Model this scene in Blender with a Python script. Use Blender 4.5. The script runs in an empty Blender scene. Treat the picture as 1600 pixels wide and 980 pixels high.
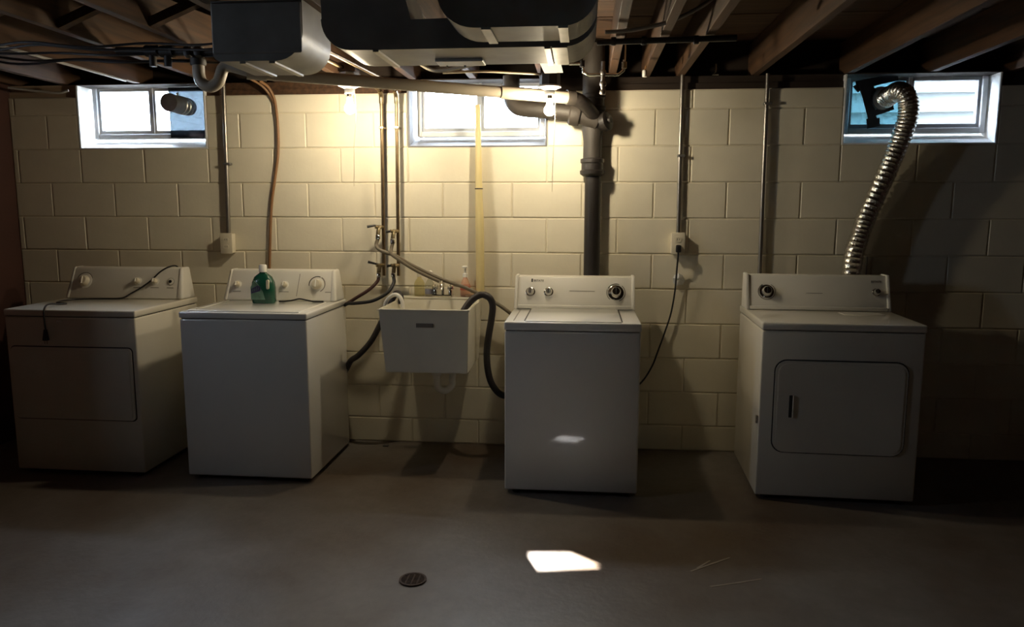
import bpy, bmesh, math, random
from mathutils import Vector, Matrix
random.seed(7)
S = bpy.context.scene
C = S.collection
V = Vector

# ------------------------------------------------------------------ camera, world, sun, exposure
cam_d = bpy.data.cameras.new('camera'); cam = bpy.data.objects.new('camera', cam_d); C.objects.link(cam)
cam_d.sensor_width = 36.0; cam_d.lens = 1176.289 / 1600 * 36.0; cam_d.clip_start = .05
YAW, PITCH, ROLL = -.0958752, .1394807, .0016245
cy, sy, cp, sp = math.cos(YAW), math.sin(YAW), math.cos(PITCH), math.sin(PITCH)
fw = V((sy*cp, cy*cp, -sp)); rt = V((cy, -sy, 0)); up = rt.cross(fw)
cr, sr = math.cos(ROLL), math.sin(ROLL)
rt, up = cr*rt + sr*up, -sr*rt + cr*up
M = Matrix((rt, up, -fw)).transposed().to_4x4()
M.translation = V((3.27072, -4.403359, 1.4285455))
cam.matrix_world = M
S.camera = cam

world = bpy.data.worlds.new('sky'); S.world = world; world.use_nodes = True
bg = world.node_tree.nodes['Background']
bg.inputs[0].default_value = (.76, .87, 1.0, 1); bg.inputs[1].default_value = 48.0

SUN_DX, SUN_TAN = .10, .386            # the sun comes over the back of the house, low
sun_dir = V((-SUN_DX, 1.0, -SUN_TAN)).normalized()
sd = bpy.data.lights.new('sun', 'SUN'); sd.energy = 520.0; sd.angle = .005; sd.color = (1, 1, 1)
sun = bpy.data.objects.new('sun', sd); C.objects.link(sun)
sun.rotation_euler = sun_dir.to_track_quat('-Z', 'Y').to_euler(); sun.location = (3.7, -12, 5)

S.view_settings.view_transform = 'Standard'; S.view_settings.look = 'None'
S.view_settings.gamma = 1.0; S.view_settings.use_curve_mapping = False
S.view_settings.exposure = 0.0
BULB_POWER = 17.0
S.cycles.caustics_reflective = False; S.cycles.blur_glossy = .5; S.cycles.sample_clamp_indirect = 10.0

# ------------------------------------------------------------------ materials
def mat(name, col, rough=.5, metal=0.0, noise=0.0, nscale=8.0, bump=0.0, bscale=60.0, coat=0.0, col2=None, spec=.5, stretch=None, detail=4):
    m = bpy.data.materials.new(name); m.use_nodes = True
    nt = m.node_tree; b = nt.nodes['Principled BSDF']
    b.inputs['Base Color'].default_value = (*col, 1); b.inputs['Roughness'].default_value = rough
    b.inputs['Metallic'].default_value = metal; b.inputs['Coat Weight'].default_value = coat
    b.inputs['Coat Roughness'].default_value = .025; b.inputs['Specular IOR Level'].default_value = spec
    tc = nt.nodes.new('ShaderNodeTexCoord'); src = tc.outputs['Object']
    if stretch:
        mp = nt.nodes.new('ShaderNodeMapping'); mp.inputs['Scale'].default_value = stretch
        nt.links.new(src, mp.inputs[0]); src = mp.outputs[0]
    if noise or col2:
        n = nt.nodes.new('ShaderNodeTexNoise'); n.inputs['Scale'].default_value = nscale; n.inputs['Detail'].default_value = detail
        nt.links.new(src, n.inputs['Vector'])
        r = nt.nodes.new('ShaderNodeValToRGB')
        c2 = col2 or tuple(c*(1-noise) for c in col)
        r.color_ramp.elements[0].position = .32; r.color_ramp.elements[1].position = .68
        r.color_ramp.elements[0].color = (*c2, 1); r.color_ramp.elements[1].color = (*col, 1)
        nt.links.new(n.outputs['Fac'], r.inputs[0]); nt.links.new(r.outputs[0], b.inputs['Base Color'])
    if bump:
        n2 = nt.nodes.new('ShaderNodeTexNoise'); n2.inputs['Scale'].default_value = bscale; n2.inputs['Detail'].default_value = 3
        nt.links.new(src, n2.inputs['Vector'])
        bp = nt.nodes.new('ShaderNodeBump'); bp.inputs['Strength'].default_value = bump; bp.inputs['Distance'].default_value = .01
        nt.links.new(n2.outputs['Fac'], bp.inputs['Height']); nt.links.new(bp.outputs[0], b.inputs['Normal'])
    return m
def emit(name, col, k):
    m = bpy.data.materials.new(name); m.use_nodes = True; nt = m.node_tree; nt.nodes.clear()
    e = nt.nodes.new('ShaderNodeEmission'); e.inputs[0].default_value = (*col, 1); e.inputs[1].default_value = k
    o = nt.nodes.new('ShaderNodeOutputMaterial'); nt.links.new(e.outputs[0], o.inputs[0]); return m
def glass(name, tint, haze=.0, hazecol=(.7, .8, .85)):
    m = bpy.data.materials.new(name); m.use_nodes = True; nt = m.node_tree; nt.nodes.clear()
    t = nt.nodes.new('ShaderNodeBsdfTransparent'); t.inputs[0].default_value = (*tint, 1)
    g = nt.nodes.new('ShaderNodeBsdfGlossy'); g.inputs[1].default_value = .05
    mx = nt.nodes.new('ShaderNodeMixShader'); mx.inputs[0].default_value = .05
    nt.links.new(t.outputs[0], mx.inputs[1]); nt.links.new(g.outputs[0], mx.inputs[2])
    last = mx
    if haze:
        d = nt.nodes.new('ShaderNodeBsdfTranslucent'); d.inputs[0].default_value = (*hazecol, 1)
        n = nt.nodes.new('ShaderNodeTexNoise'); n.inputs['Scale'].default_value = 7
        mu = nt.nodes.new('ShaderNodeMath'); mu.operation = 'MULTIPLY'; mu.inputs[1].default_value = haze*2
        nt.links.new(n.outputs['Fac'], mu.inputs[0])
        m2 = nt.nodes.new('ShaderNodeMixShader'); nt.links.new(mu.outputs[0], m2.inputs[0])
        nt.links.new(mx.outputs[0], m2.inputs[1]); nt.links.new(d.outputs[0], m2.inputs[2]); last = m2
    o = nt.nodes.new('ShaderNodeOutputMaterial'); nt.links.new(last.outputs[0], o.inputs[0]); return m

def floor_material():
    m = mat('stained_concrete', (.23, .20, .17), .55, bump=.12, bscale=40)
    nt = m.node_tree; b = nt.nodes['Principled BSDF']; tc = [n for n in nt.nodes if n.type == 'TEX_COORD'][0]
    def noise(scale, detail, rough=.55):
        n = nt.nodes.new('ShaderNodeTexNoise'); n.inputs['Scale'].default_value = scale; n.inputs['Detail'].default_value = detail
        n.inputs['Roughness'].default_value = rough; nt.links.new(tc.outputs['Object'], n.inputs['Vector']); return n
    def ramp(src, p0, c0, p1, c1):
        r = nt.nodes.new('ShaderNodeValToRGB'); e = r.color_ramp.elements
        e[0].position, e[1].position = p0, p1; e[0].color = (*c0, 1); e[1].color = (*c1, 1); nt.links.new(src, r.inputs[0]); return r
    r1 = ramp(noise(.9, 5).outputs['Fac'], .36, (.095, .062, .036), .64, (.19, .17, .15))
    r2 = ramp(noise(14, 6, .7).outputs['Fac'], .3, (.78, .77, .75), .7, (1, 1, 1))
    mx = nt.nodes.new('ShaderNodeMixRGB'); mx.blend_type = 'MULTIPLY'; mx.inputs[0].default_value = 1
    nt.links.new(r1.outputs[0], mx.inputs[1]); nt.links.new(r2.outputs[0], mx.inputs[2])
    nt.links.new(mx.outputs[0], b.inputs['Base Color'])
    rr = nt.nodes.new('ShaderNodeMapRange'); rr.inputs[3].default_value = .34; rr.inputs[4].default_value = .65
    nt.links.new(noise(2.2, 4).outputs['Fac'], rr.inputs[0]); nt.links.new(rr.outputs[0], b.inputs['Roughness'])
    return m

m_block = mat('cream_painted_block', (.80, .735, .575), .45, noise=.08, nscale=5, bump=.06, bscale=50)
m_mortar = mat('cream_painted_mortar', (.72, .65, .49), .6, noise=.12, nscale=14, bump=.15, bscale=120)
m_reveal = mat('white_painted_cement', (.88, .88, .87), .55, noise=.08, nscale=9, bump=.2, bscale=70)
m_dimreveal = mat('dimmed_reveal_cement', (.22, .215, .215), .7, noise=.15, nscale=9, bump=.2, bscale=70)  # window 2 reveal: its weaker daylight is put into a darker colour
m_floor = floor_material()
m_leftwall = mat('red_brown_paint', (.085, .034, .024), .6, noise=.3, nscale=3, bump=.1)
m_darkwall = mat('tan_painted_block', (.34, .28, .20), .8, noise=.3, nscale=4, bump=.2)
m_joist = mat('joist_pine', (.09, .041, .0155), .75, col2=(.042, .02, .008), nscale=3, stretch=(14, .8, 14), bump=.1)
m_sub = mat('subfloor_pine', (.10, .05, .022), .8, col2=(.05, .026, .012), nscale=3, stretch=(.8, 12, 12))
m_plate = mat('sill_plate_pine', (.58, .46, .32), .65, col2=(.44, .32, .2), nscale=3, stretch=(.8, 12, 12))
m_shadeplate = mat('shaded_sill_plate', (.028, .016, .009), .85, col2=(.018, .01, .006), nscale=3, stretch=(.8, 12, 12))  # shade along the wall top put into a darker wood colour
m_enamel = mat('white_enamel', (.78, .765, .71), .3, noise=.05, nscale=3, coat=1.0)
m_enamel2 = mat('aged_cream_enamel', (.72, .68, .58), .3, noise=.05, nscale=3, coat=.6)
m_panel = mat('cream_plastic_panel', (.76, .73, .65), .38, noise=.04, nscale=4)
m_knob = mat('ivory_plastic', (.66, .60, .47), .35)
m_chrome = mat('chrome', (.75, .72, .66), .14, 1.0)
m_seam = mat('dark_seam', (.03, .026, .022), .7)
m_black = mat('black_rubber', (.012, .011, .012), .45)
m_hose = mat('dark_ribbed_hose', (.022, .017, .018), .5)
m_greyhose = mat('grey_rubber_hose', (.16, .13, .09), .45)
m_redhose = mat('dark_red_hose', (.05, .018, .014), .45)
m_card = bpy.data.materials.new('thin_paper'); m_card.use_nodes = True
_nt = m_card.node_tree; _b = _nt.nodes['Principled BSDF']; _b.inputs['Base Color'].default_value = (.85, .82, .74, 1); _b.inputs['Roughness'].default_value = .8
_t = _nt.nodes.new('ShaderNodeBsdfTranslucent'); _t.inputs[0].default_value = (.8, .77, .68, 1); _m = _nt.nodes.new('ShaderNodeMixShader'); _m.inputs[0].default_value = .5
_nt.links.new(_b.outputs[0], _m.inputs[1]); _nt.links.new(_t.outputs[0], _m.inputs[2]); _nt.links.new(_m.outputs[0], _nt.nodes['Material Output'].inputs[0])
m_white = mat('white_plastic', (.82, .80, .74), .35)
m_tub = mat('cream_tub_plastic', (.78, .74, .62), .42, noise=.08, nscale=5)
m_copper = mat('dull_copper', (.30, .21, .12), .38, 1.0, noise=.4, nscale=12)
m_brass = mat('tarnished_brass', (.34, .27, .16), .32, 1.0, noise=.3, nscale=20)
m_iron = mat('black_cast_iron', (.020, .016, .014), .45, .1, noise=.3, nscale=8, bump=.15)
m_dust = mat('dusty_cast_iron', (.042, .034, .027), .6, .05, noise=.4, nscale=8, bump=.15)
m_pvc = mat('grey_beige_pipe', (.34, .29, .22), .4, noise=.15, nscale=6)
m_pole = mat('pale_yellow_pole', (.72, .60, .30), .5, noise=.12, nscale=4, stretch=(8, 8, .6))
m_galv = mat('galvanised_steel', (.42, .41, .39), .36, .9, noise=.25, nscale=14)
m_duct = mat('dull_galvanised_duct', (.30, .285, .26), .48, .55, noise=.3, nscale=6)
m_foil = mat('aluminium_foil', (.78, .74, .66), .22, 1.0, bump=.5, bscale=70)
m_tape = mat('dark_duct_tape', (.045, .045, .05), .6)
m_steel = mat('conduit_steel', (.36, .33, .29), .35, .9, noise=.2, nscale=10)
m_cable = mat('brown_cable', (.22, .11, .045), .5)
m_beigecable = mat('beige_cable', (.62, .52, .36), .5)
m_greycable = mat('grey_cable', (.36, .34, .31), .4)
m_ivory = mat('ivory_plate', (.70, .64, .50), .4)
m_green = mat('green_plastic', (.008, .075, .045), .25, coat=.3)
m_greenlabel = mat('pale_green_label', (.16, .30, .22), .4, noise=.5, nscale=30)
m_purple = mat('purple_print', (.035, .02, .10), .4)
m_print = mat('grey_print', (.20, .18, .15), .5)
m_darkprint = mat('dark_print', (.05, .045, .04), .5)
m_wrap = mat('white_plastic_wrap', (.92, .92, .90), .18)
m_paper = mat('torn_paper', (.80, .75, .62), .7)
m_porcelain = mat('porcelain', (.84, .82, .78), .25)
m_string = mat('pull_string', (.60, .52, .36), .8)
m_sash = mat('grey_sash_paint', (.46, .48, .52), .45, noise=.15, nscale=12)
m_whitesash = mat('white_sash_paint', (.78, .79, .80), .45, noise=.1, nscale=12)
m_glass = glass('window_glass', (.95, .97, 1.0))
m_blueplastic = glass('blue_plastic_sheet', (.40, .60, .66), .12, (.05, .07, .08))
m_milky = glass('milky_plastic_sheet', (.115, .13, .138), .06, (.1, .12, .13))
m_clear = glass('clear_bottle', (.90, .87, .70), .10, (.75, .7, .45))
m_clearblue = glass('clear_bottle_bluish', (.90, .90, .85), .10, (.7, .7, .66))
m_pink = mat('pink_label', (.55, .10, .08), .4)
m_pinksoap = mat('pink_soap_liquid', (.62, .36, .24), .3)
m_soapbar = mat('peach_soap', (.80, .52, .33), .45)
m_bluelabel = mat('pale_blue_label', (.34, .34, .42), .5)
m_rust = mat('rusty_iron', (.085, .05, .032), .8, .2, noise=.5, nscale=40)
m_void = mat('drain_hole', (.006, .005, .005), .9)
m_scratch = mat('pale_scratch', (.27, .225, .17), .6)
m_siding = mat('white_siding', (.30, .33, .34), .55, noise=.06, nscale=5)
m_ground = mat('outside_gravel', (.40, .38, .34), .9, noise=.4, nscale=30)
m_sunmask = mat('sun_mask_sheet', (.30, .20, .11), .7, noise=.2, nscale=4)
BULB_COL = (1.0, .85, .60)
bulb_area = 4*math.pi*.028**2
m_bulb = emit('lit_bulb', BULB_COL, BULB_POWER/(math.pi*bulb_area))

# ------------------------------------------------------------------ mesh helpers
def nb(): return bmesh.new()
def box(bm, x0, x1, y0, y1, z0, z1, bev=0, seg=2):
    vs = [bm.verts.new((x, y, z)) for z in (z0, z1) for y in (y0, y1) for x in (x0, x1)]
    F = [(0,2,3,1), (4,5,7,6), (0,1,5,4), (2,6,7,3), (0,4,6,2), (1,3,7,5)]
    fs = [bm.faces.new([vs[i] for i in f]) for f in F]
    if bev:
        es = list({e for f in fs for e in f.edges})
        bmesh.ops.bevel(bm, geom=es, offset=bev, segments=seg, profile=.5, affect='EDGES')
    return bm
def hexa(bm, bot, top, bev=0, seg=2):
    vs = [bm.verts.new(p) for p in list(bot)+list(top)]
    F = [(3,2,1,0), (4,5,6,7), (0,1,5,4), (1,2,6,5), (2,3,7,6), (3,0,4,7)]
    fs = [bm.faces.new([vs[i] for i in f]) for f in F]
    if bev:
        es = list({e for f in fs for e in f.edges})
        bmesh.ops.bevel(bm, geom=es, offset=bev, segments=seg, profile=.5, affect='EDGES')
    return bm
def prism(bm, poly, a, b, axis='y'):
    def p(u, v, w): return (u, w, v) if axis == 'y' else ((w, u, v) if axis == 'x' else (u, v, w))
    A = [bm.verts.new(p(u, v, a)) for u, v in poly]; B = [bm.verts.new(p(u, v, b)) for u, v in poly]
    n = len(poly); bm.faces.new(A); bm.faces.new(B[::-1])
    for i in range(n): bm.faces.new((A[i], B[i], B[(i+1) % n], A[(i+1) % n]))
    bmesh.ops.recalc_face_normals(bm, faces=bm.faces[:]); return bm
def rrect(x0, x1, z0, z1, r, n=6):
    out = []
    for cx, cz, a0 in ((x1-r, z1-r, 0), (x0+r, z1-r, 90), (x0+r, z0+r, 180), (x1-r, z0+r, 270)):
        for i in range(n+1):
            a = math.radians(a0+90*i/n); out.append((cx+r*math.cos(a), cz+r*math.sin(a)))
    return out
def spline(pts, k=8):
    P = [V(p) for p in pts]; P = [2*P[0]-P[1]] + P + [2*P[-1]-P[-2]]; out = []
    for i in range(1, len(P)-2):
        for j in range(k):
            t = j/k; a, b, c, d = P[i-1], P[i], P[i+1], P[i+2]
            out.append(.5*((2*b)+(c-a)*t+(2*a-5*b+4*c-d)*t*t+(3*b-a-3*c+d)*t**3))
    out.append(P[-2]); return out
def tube(bm, pts, r, n=10, smooth=0):
    P = spline(pts, smooth) if smooth else [V(p) for p in pts]
    m = len(P); R = r if callable(r) else (lambda t: r)
    tang = [(P[min(i+1, m-1)]-P[max(i-1, 0)]).normalized() for i in range(m)]
    u = tang[0].orthogonal().normalized(); rings = []
    for i in range(m):
        u = (u-tang[i]*u.dot(tang[i])).normalized(); w = tang[i].cross(u); rr = R(i/(m-1))
        rings.append([bm.verts.new(P[i]+rr*(math.cos(2*math.pi*j/n)*u+math.sin(2*math.pi*j/n)*w)) for j in range(n)])
    for a, b in zip(rings, rings[1:]):
        for j in range(n): bm.faces.new((a[j], a[(j+1) % n], b[(j+1) % n], b[j]))
    bm.faces.new(rings[0][::-1]); bm.faces.new(rings[-1]); return bm
def lathe(bm, prof, o, ax=(0, 0, 1), n=20):
    ax = V(ax).normalized(); u = ax.orthogonal().normalized(); w = ax.cross(u); o = V(o); rings = []
    for r, h in prof:
        r = max(r, 1e-4)
        rings.append([bm.verts.new(o+ax*h+r*(math.cos(2*math.pi*j/n)*u+math.sin(2*math.pi*j/n)*w)) for j in range(n)])
    for a, b in zip(rings, rings[1:]):
        for j in range(n): bm.faces.new((a[j], a[(j+1) % n], b[(j+1) % n], b[j]))
    bm.faces.new(rings[0][::-1]); bm.faces.new(rings[-1]); return bm
def root_of(o):
    while o.parent: o = o.parent
    return o
def obj(name, bm, m, parent=None, smooth=True, base=None, ang=40):
    """one mesh object; bm is in world coordinates, the origin goes to the base of the thing"""
    org = root_of(parent).location.copy() if parent else V(base if base else (0, 0, 0))
    bmesh.ops.translate(bm, verts=bm.verts[:], vec=-org)
    bmesh.ops.recalc_face_normals(bm, faces=bm.faces[:])
    me = bpy.data.meshes.new(name); bm.to_mesh(me); bm.free()
    me.materials.append(m)
    if smooth:
        me.polygons.foreach_set('use_smooth', [True]*len(me.polygons))
        me.set_sharp_from_angle(angle=math.radians(ang))
    o = bpy.data.objects.new(name, me); C.objects.link(o)
    if parent: o.parent = parent
    else: o.location = org
    return o
def tag(o, label, cat=None, group=None, kind=None):
    o['label'] = label
    if cat: o['category'] = cat
    if group: o['group'] = group
    if kind: o['kind'] = kind
    return o
def thing(name, label, cat, loc, group=None):
    o = bpy.data.objects.new(name, None); C.objects.link(o); o.location = loc; o.empty_display_size = .1
    return tag(o, label, cat, group)
def struct(o, label=None):
    o['kind'] = 'structure'
    if label: o['label'] = label
    return o
def empty_struct(name, loc, label):
    o = bpy.data.objects.new(name, None); C.objects.link(o); o.location = loc; o.empty_display_size = .1
    return struct(o, label)
def text_mesh(name, body, size, mtl, parent, loc, rot):
    cu = bpy.data.curves.new(name, 'FONT'); cu.body = body; cu.size = size; cu.extrude = .0004
    t = bpy.data.objects.new(name, cu); me = bpy.data.meshes.new_from_object(t); bpy.data.objects.remove(t)
    me.transform(Matrix.Translation(V(loc)-root_of(parent).location) @ rot)
    me.materials.append(mtl); o = bpy.data.objects.new(name, me); C.objects.link(o); o.parent = parent; return o

# ------------------------------------------------------------------ the room
BW, BH, L0 = .4064, .2032, 1.98
XL, XR, YB = -.24, 6.9, -6.6
TOPZ, JZ, SZ = 2.085, 2.16, 2.345
WT = .2
OPEN = [(.2032, 1.016), (2.2352, 3.048), (4.6736, 5.4864)]
OZ = 1.7768

bm = box(nb(), XL-.2, XR+.2, YB-.2, .2, -.12, 0)
flo = struct(obj('floor', bm, m_floor, smooth=False), 'bare stained concrete basement floor')
for pts in ([(3.711, -1.53), (3.80, -1.46), (3.885, -1.396)], [(3.767, -1.648), (3.87, -1.61), (3.975, -1.567)], [(3.74, -1.50), (3.80, -1.43)]):
    bm = nb()
    for a, b in zip(pts, pts[1:]):
        a, b = V((*a, 0)), V((*b, 0)); d = (b-a).normalized(); s = V((-d.y, d.x, 0))*.0045
        prism(bm, [(p.x, p.y) for p in (a-s, b-s*.6, b+s*.6, a+s)], .0, .0012, 'z')
    obj('scratch', bm, m_scratch, flo, smooth=False)

# front wall: mortar core with three openings, blocks proud of it
wall = None
bm = nb(); xs = [XL-.2] + [v for o in OPEN for v in o] + [XR+.2]
box(bm, xs[0], xs[-1], .005, WT, 0, OZ)
for i in range(0, len(xs), 2): box(bm, xs[i], xs[i+1], .005, WT, OZ, TOPZ)
wall = struct(obj('wall_front', bm, m_mortar, smooth=False), 'cream painted concrete block wall')
rows = [(L0, TOPZ, .5)] + [(L0-BH*(k+1), L0-BH*k, 0.0 if k % 2 == 0 else .5) for k in range(9)] + [(0, L0-BH*9, .5)]
cache = {}; J = .0032
def block(x0, x1, z0, z1):
    w, h = round(x1-x0, 3), round(z1-z0, 3)
    var = random.randrange(3); key = (w, h, var)
    if w < .03: return
    if key not in cache:
        bm = box(nb(), -w/2+J, w/2-J, 0, .05, -h/2+J, h/2-J, .0035, 1)
        rr = random.Random(var*7+int(w*1000))
        for v in bm.verts:
            if v.co.y < .01: v.co.x += rr.uniform(-.0012, .0012); v.co.z += rr.uniform(-.0012, .0012)
        me = bpy.data.meshes.new('concrete_block'); bm.to_mesh(me); bm.free(); me.materials.append(m_block); cache[key] = me
    o = bpy.data.objects.new('concrete_block', cache[key]); C.objects.link(o); o.parent = wall
    o.location = ((x0+x1)/2, random.uniform(-.001, .0012), (z0+z1)/2)
for z0, z1, off in rows:
    cuts = [XL]; i = -2
    while (i+off)*BW < XR:
        x = (i+off)*BW
        if XL+.02 < x: cuts.append(x)
        i += 1
    cuts = [c for c in cuts if c < XR] + [XR]
    for a, b in zip(cuts, cuts[1:]):
        segs = [(a, b)]
        if z0 >= OZ-.01:
            for o0, o1 in OPEN:
                segs = [q for s0, s1 in segs for q in ((s0, min(s1, o0)), (max(s0, o1), s1)) if q[1]-q[0] > .01]
        for s in segs: block(*s, z0, z1)

# side and rear walls; unseen openings added: fill light at left, sun patch at back
def wall_with_holes(name, axis, c0, c1, a0, a1, z0, z1, holes, m, label):
    bm = nb(); cuts = [a0]
    for h in holes: cuts += [h[0], h[1]]
    cuts.append(a1)
    def b(u0, u1, w0, w1):
        if axis == 'x': box(bm, c0, c1, u0, u1, w0, w1)
        else: box(bm, u0, u1, c0, c1, w0, w1)
    for i in range(0, len(cuts), 2): b(cuts[i], cuts[i+1], z0, z1)
    for h in holes: b(h[0], h[1], z0, h[2]); b(h[0], h[1], h[3], z1)
    return struct(obj(name, bm, m, smooth=False), label)
FILL_WIN = [(-2.25, -1.98, 1.60, 2.10)]  # unseen side opening, added only for fill light
wall_with_holes('wall_left', 'x', XL-.2, XL, YB, 0.2, 0, SZ+.021, FILL_WIN, m_leftwall, 'dark red-brown side wall')
wall_with_holes('wall_right', 'x', XR, XR+.2, YB, 0.2, 0, SZ+.021, [], m_leftwall, 'dark red-brown far side wall')
RX0, RX1 = 3.3, 4.1
wall_with_holes('wall_rear', 'y', YB-.2, YB, XL-.2, XR+.2, 0, SZ+.021, [(RX0, RX1, OZ, 2.16)], m_darkwall, 'tan rear wall')
# unseen sheet added in the rear opening, gap shaped to throw the sun patch
patch = [(3.056, -1.444), (3.233, -1.427), (3.350, -1.523), (3.103, -1.569)]
yb = YB-.1
gap = [(x+SUN_DX*(y-yb), SUN_TAN*(y-yb)) for x, y in patch]
bm = nb(); outer = [(RX0, 2.16), (RX1, 2.16), (RX1, OZ), (RX0, OZ)]
A = [bm.verts.new((x, yb, z)) for x, z in outer]; B = [bm.verts.new((x, yb, z)) for x, z in gap]
for i in range(4): bm.faces.new((A[i], A[(i+1) % 4], B[(i+1) % 4], B[i]))
bmesh.ops.solidify(bm, geom=bm.faces[:], thickness=.006)
w4 = empty_struct('window_4', ((RX0+RX1)/2, yb, OZ), 'added rear sheet with a gap shaped for the sun patch')
obj('sun_mask_sheet', bm, m_sunmask, w4, smooth=False)

# ceiling: subfloor boards, joists, sill plate, rim
bm = box(nb(), XL-.2, XR+.2, YB-.2, .2, SZ+.02, SZ+.12)
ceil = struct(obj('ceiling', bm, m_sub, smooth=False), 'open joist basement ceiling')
obj('sun_block_storey', box(nb(), XL-.2, XR+.2, YB-.2, .2, SZ+.12, SZ+6.0), m_siding, ceil, smooth=False)  # unseen storey added to keep the sun off the neighbour's wall
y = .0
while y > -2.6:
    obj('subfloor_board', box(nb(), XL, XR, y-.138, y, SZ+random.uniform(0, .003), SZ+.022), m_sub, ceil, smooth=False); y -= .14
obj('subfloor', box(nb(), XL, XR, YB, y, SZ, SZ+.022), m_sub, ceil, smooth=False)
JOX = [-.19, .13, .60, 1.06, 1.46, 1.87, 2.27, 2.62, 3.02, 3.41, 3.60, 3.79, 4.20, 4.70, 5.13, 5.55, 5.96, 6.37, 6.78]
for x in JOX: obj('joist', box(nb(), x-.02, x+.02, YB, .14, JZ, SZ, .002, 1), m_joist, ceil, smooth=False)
obj('rim_joist', box(nb(), XL-.2, XR+.2, .141, .18, JZ, SZ+.021), m_shadeplate, ceil, smooth=False)
xs = [XL] + [v for o in OPEN for v in o] + [XR]
for i in range(0, len(xs), 2):
    obj('sill_plate', box(nb(), xs[i], xs[i+1], .03, .17, TOPZ+.037, JZ), m_plate if i == 0 else (m_joist if i == 2 else m_shadeplate), ceil, smooth=False)  # one plate, its lit and shaded stretches put into the wood colour
    obj('sill_plate', box(nb(), xs[i], xs[i+1], .02, .17, TOPZ, TOPZ+.036), m_plate if i == 0 else (m_joist if i == 2 else m_shadeplate), ceil, smooth=False)
for o0, o1 in OPEN: obj('window_header', box(nb(), o0, o1, .0, .17, JZ-.006, JZ), m_shadeplate, ceil, smooth=False)
for x0, x1 in ((1.08, 1.44), (.62, 1.04), (.15, .58), (1.48, 1.85)):       # cross bridging
    for s in (0, 1):
        a, b = ((x0, JZ+.02), (x1, SZ-.02)) if s else ((x0, SZ-.02), (x1, JZ+.02))
        d = V((b[0]-a[0], b[1]-a[1])).normalized(); nrm = V((-d.y, d.x))*.018
        yy = -1.30-.045*s
        obj('bridging_strut', prism(nb(), [(a[0]-nrm.x, a[1]-nrm.y), (b[0]-nrm.x, b[1]-nrm.y), (b[0]+nrm.x, b[1]+nrm.y), (a[0]+nrm.x, a[1]+nrm.y)], yy, yy+.038), m_joist, ceil, smooth=False)

# outside: ground level with the sills, neighbour's clapboards beyond the dryer window
og = struct(obj('ground_outside', box(nb(), -8, 14, .2, 14, 1.55, 1.70), m_ground, smooth=False), 'gravel outside the windows')
nh = empty_struct('wall_neighbour', (7.5, 1.2, 1.7), 'white clapboard wall of the house next door')
obj('sheathing', box(nb(), 4.0, 11.5, 1.22, 1.4, 1.7, 8.0), m_siding, nh, smooth=False)
for k in range(12):
    z = 1.70+k*.13
    bm = hexa(nb(), [(4.0, 1.185, z), (11.5, 1.185, z), (11.5, 1.23, z), (4.0, 1.23, z)], [(4.0, 1.215, z+.14), (11.5, 1.215, z+.14), (11.5, 1.23, z+.14), (4.0, 1.23, z+.14)])
    obj('clapboard', bm, m_siding, nh, smooth=False)

# windows: cement sill and jambs, sash frame, mullion, panes; a sky portal (guides the sampling of daylight) in each opening
def portal(loc, sx, sy_, rot):
    l = bpy.data.lights.new('sky_portal', 'AREA'); l.shape = 'RECTANGLE'; l.size = sx; l.size_y = sy_; l.cycles.is_portal = True
    o = bpy.data.objects.new('sky_portal', l); C.objects.link(o); o.location = loc; o.rotation_euler = rot
def window(n, x0, x1, label, m_l, m_r, msash, mid=None, m_rev=None):
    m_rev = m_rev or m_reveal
    w = empty_struct('window_%d' % n, ((x0+x1)/2, .13, OZ), label)
    FB = 1.845
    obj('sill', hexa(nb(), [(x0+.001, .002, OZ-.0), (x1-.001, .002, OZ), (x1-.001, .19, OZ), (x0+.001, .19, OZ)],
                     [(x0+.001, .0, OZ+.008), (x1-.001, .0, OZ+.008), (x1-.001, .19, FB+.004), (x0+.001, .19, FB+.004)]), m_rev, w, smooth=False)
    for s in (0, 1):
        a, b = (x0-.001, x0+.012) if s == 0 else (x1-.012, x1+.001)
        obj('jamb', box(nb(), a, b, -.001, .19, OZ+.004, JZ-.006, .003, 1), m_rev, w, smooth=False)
    f0, f1, t = x0+.035, x1-.02, 2.152
    for nm, a in (('frame_stile', (f0, f0+.028, .10, .16, FB, t)), ('frame_stile', (f1-.028, f1, .10, .16, FB, t)), ('frame_rail', (f0+.028, f1-.028, .10, .16, FB, FB+.03))):
        obj(nm, box(nb(), *a, .003, 1), m_whitesash, w, smooth=False)
    mid = mid or (f0+f1)/2
    for p0, p1, mg in ((f0+.03, mid-.008, m_l), (mid+.008, f1-.03, m_r)):
        s = .014
        for a in ((p0, p0+s), (p1-s, p1)): obj('sash_stile', box(nb(), a[0], a[1], .115, .145, FB+.03, t-.002), msash, w, smooth=False)
        obj('sash_rail', box(nb(), p0+s, p1-s, .115, .145, FB+.03, FB+.052), msash, w, smooth=False)
        obj('sash_rail', box(nb(), p0+s, p1-s, .115, .145, t-.02, t-.002), msash, w, smooth=False)
        obj('pane', box(nb(), p0+s, p1-s, .128, .132, FB+.052, t-.02), mg, w, smooth=False)
    obj('mullion', box(nb(), mid-.008, mid+.008, .108, .15, FB+.03, t), msash, w, smooth=False)
    portal(((x0+x1)/2, .19, 1.99), x1-x0-.03, .36, (-math.pi/2, 0, 0))
    return w
w1 = window(1, *OPEN[0], 'bright basement window above the dryer by the red-brown wall', m_glass, m_glass, m_whitesash)
w2 = window(2, *OPEN[1], 'bright two-pane basement window behind the drain pipe', m_glass, m_glass, m_sash, None, m_dimreveal)
w3 = window(3, *OPEN[2], 'basement window with foil dryer duct through it', m_blueplastic, m_glass, m_sash, 5.06)
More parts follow.
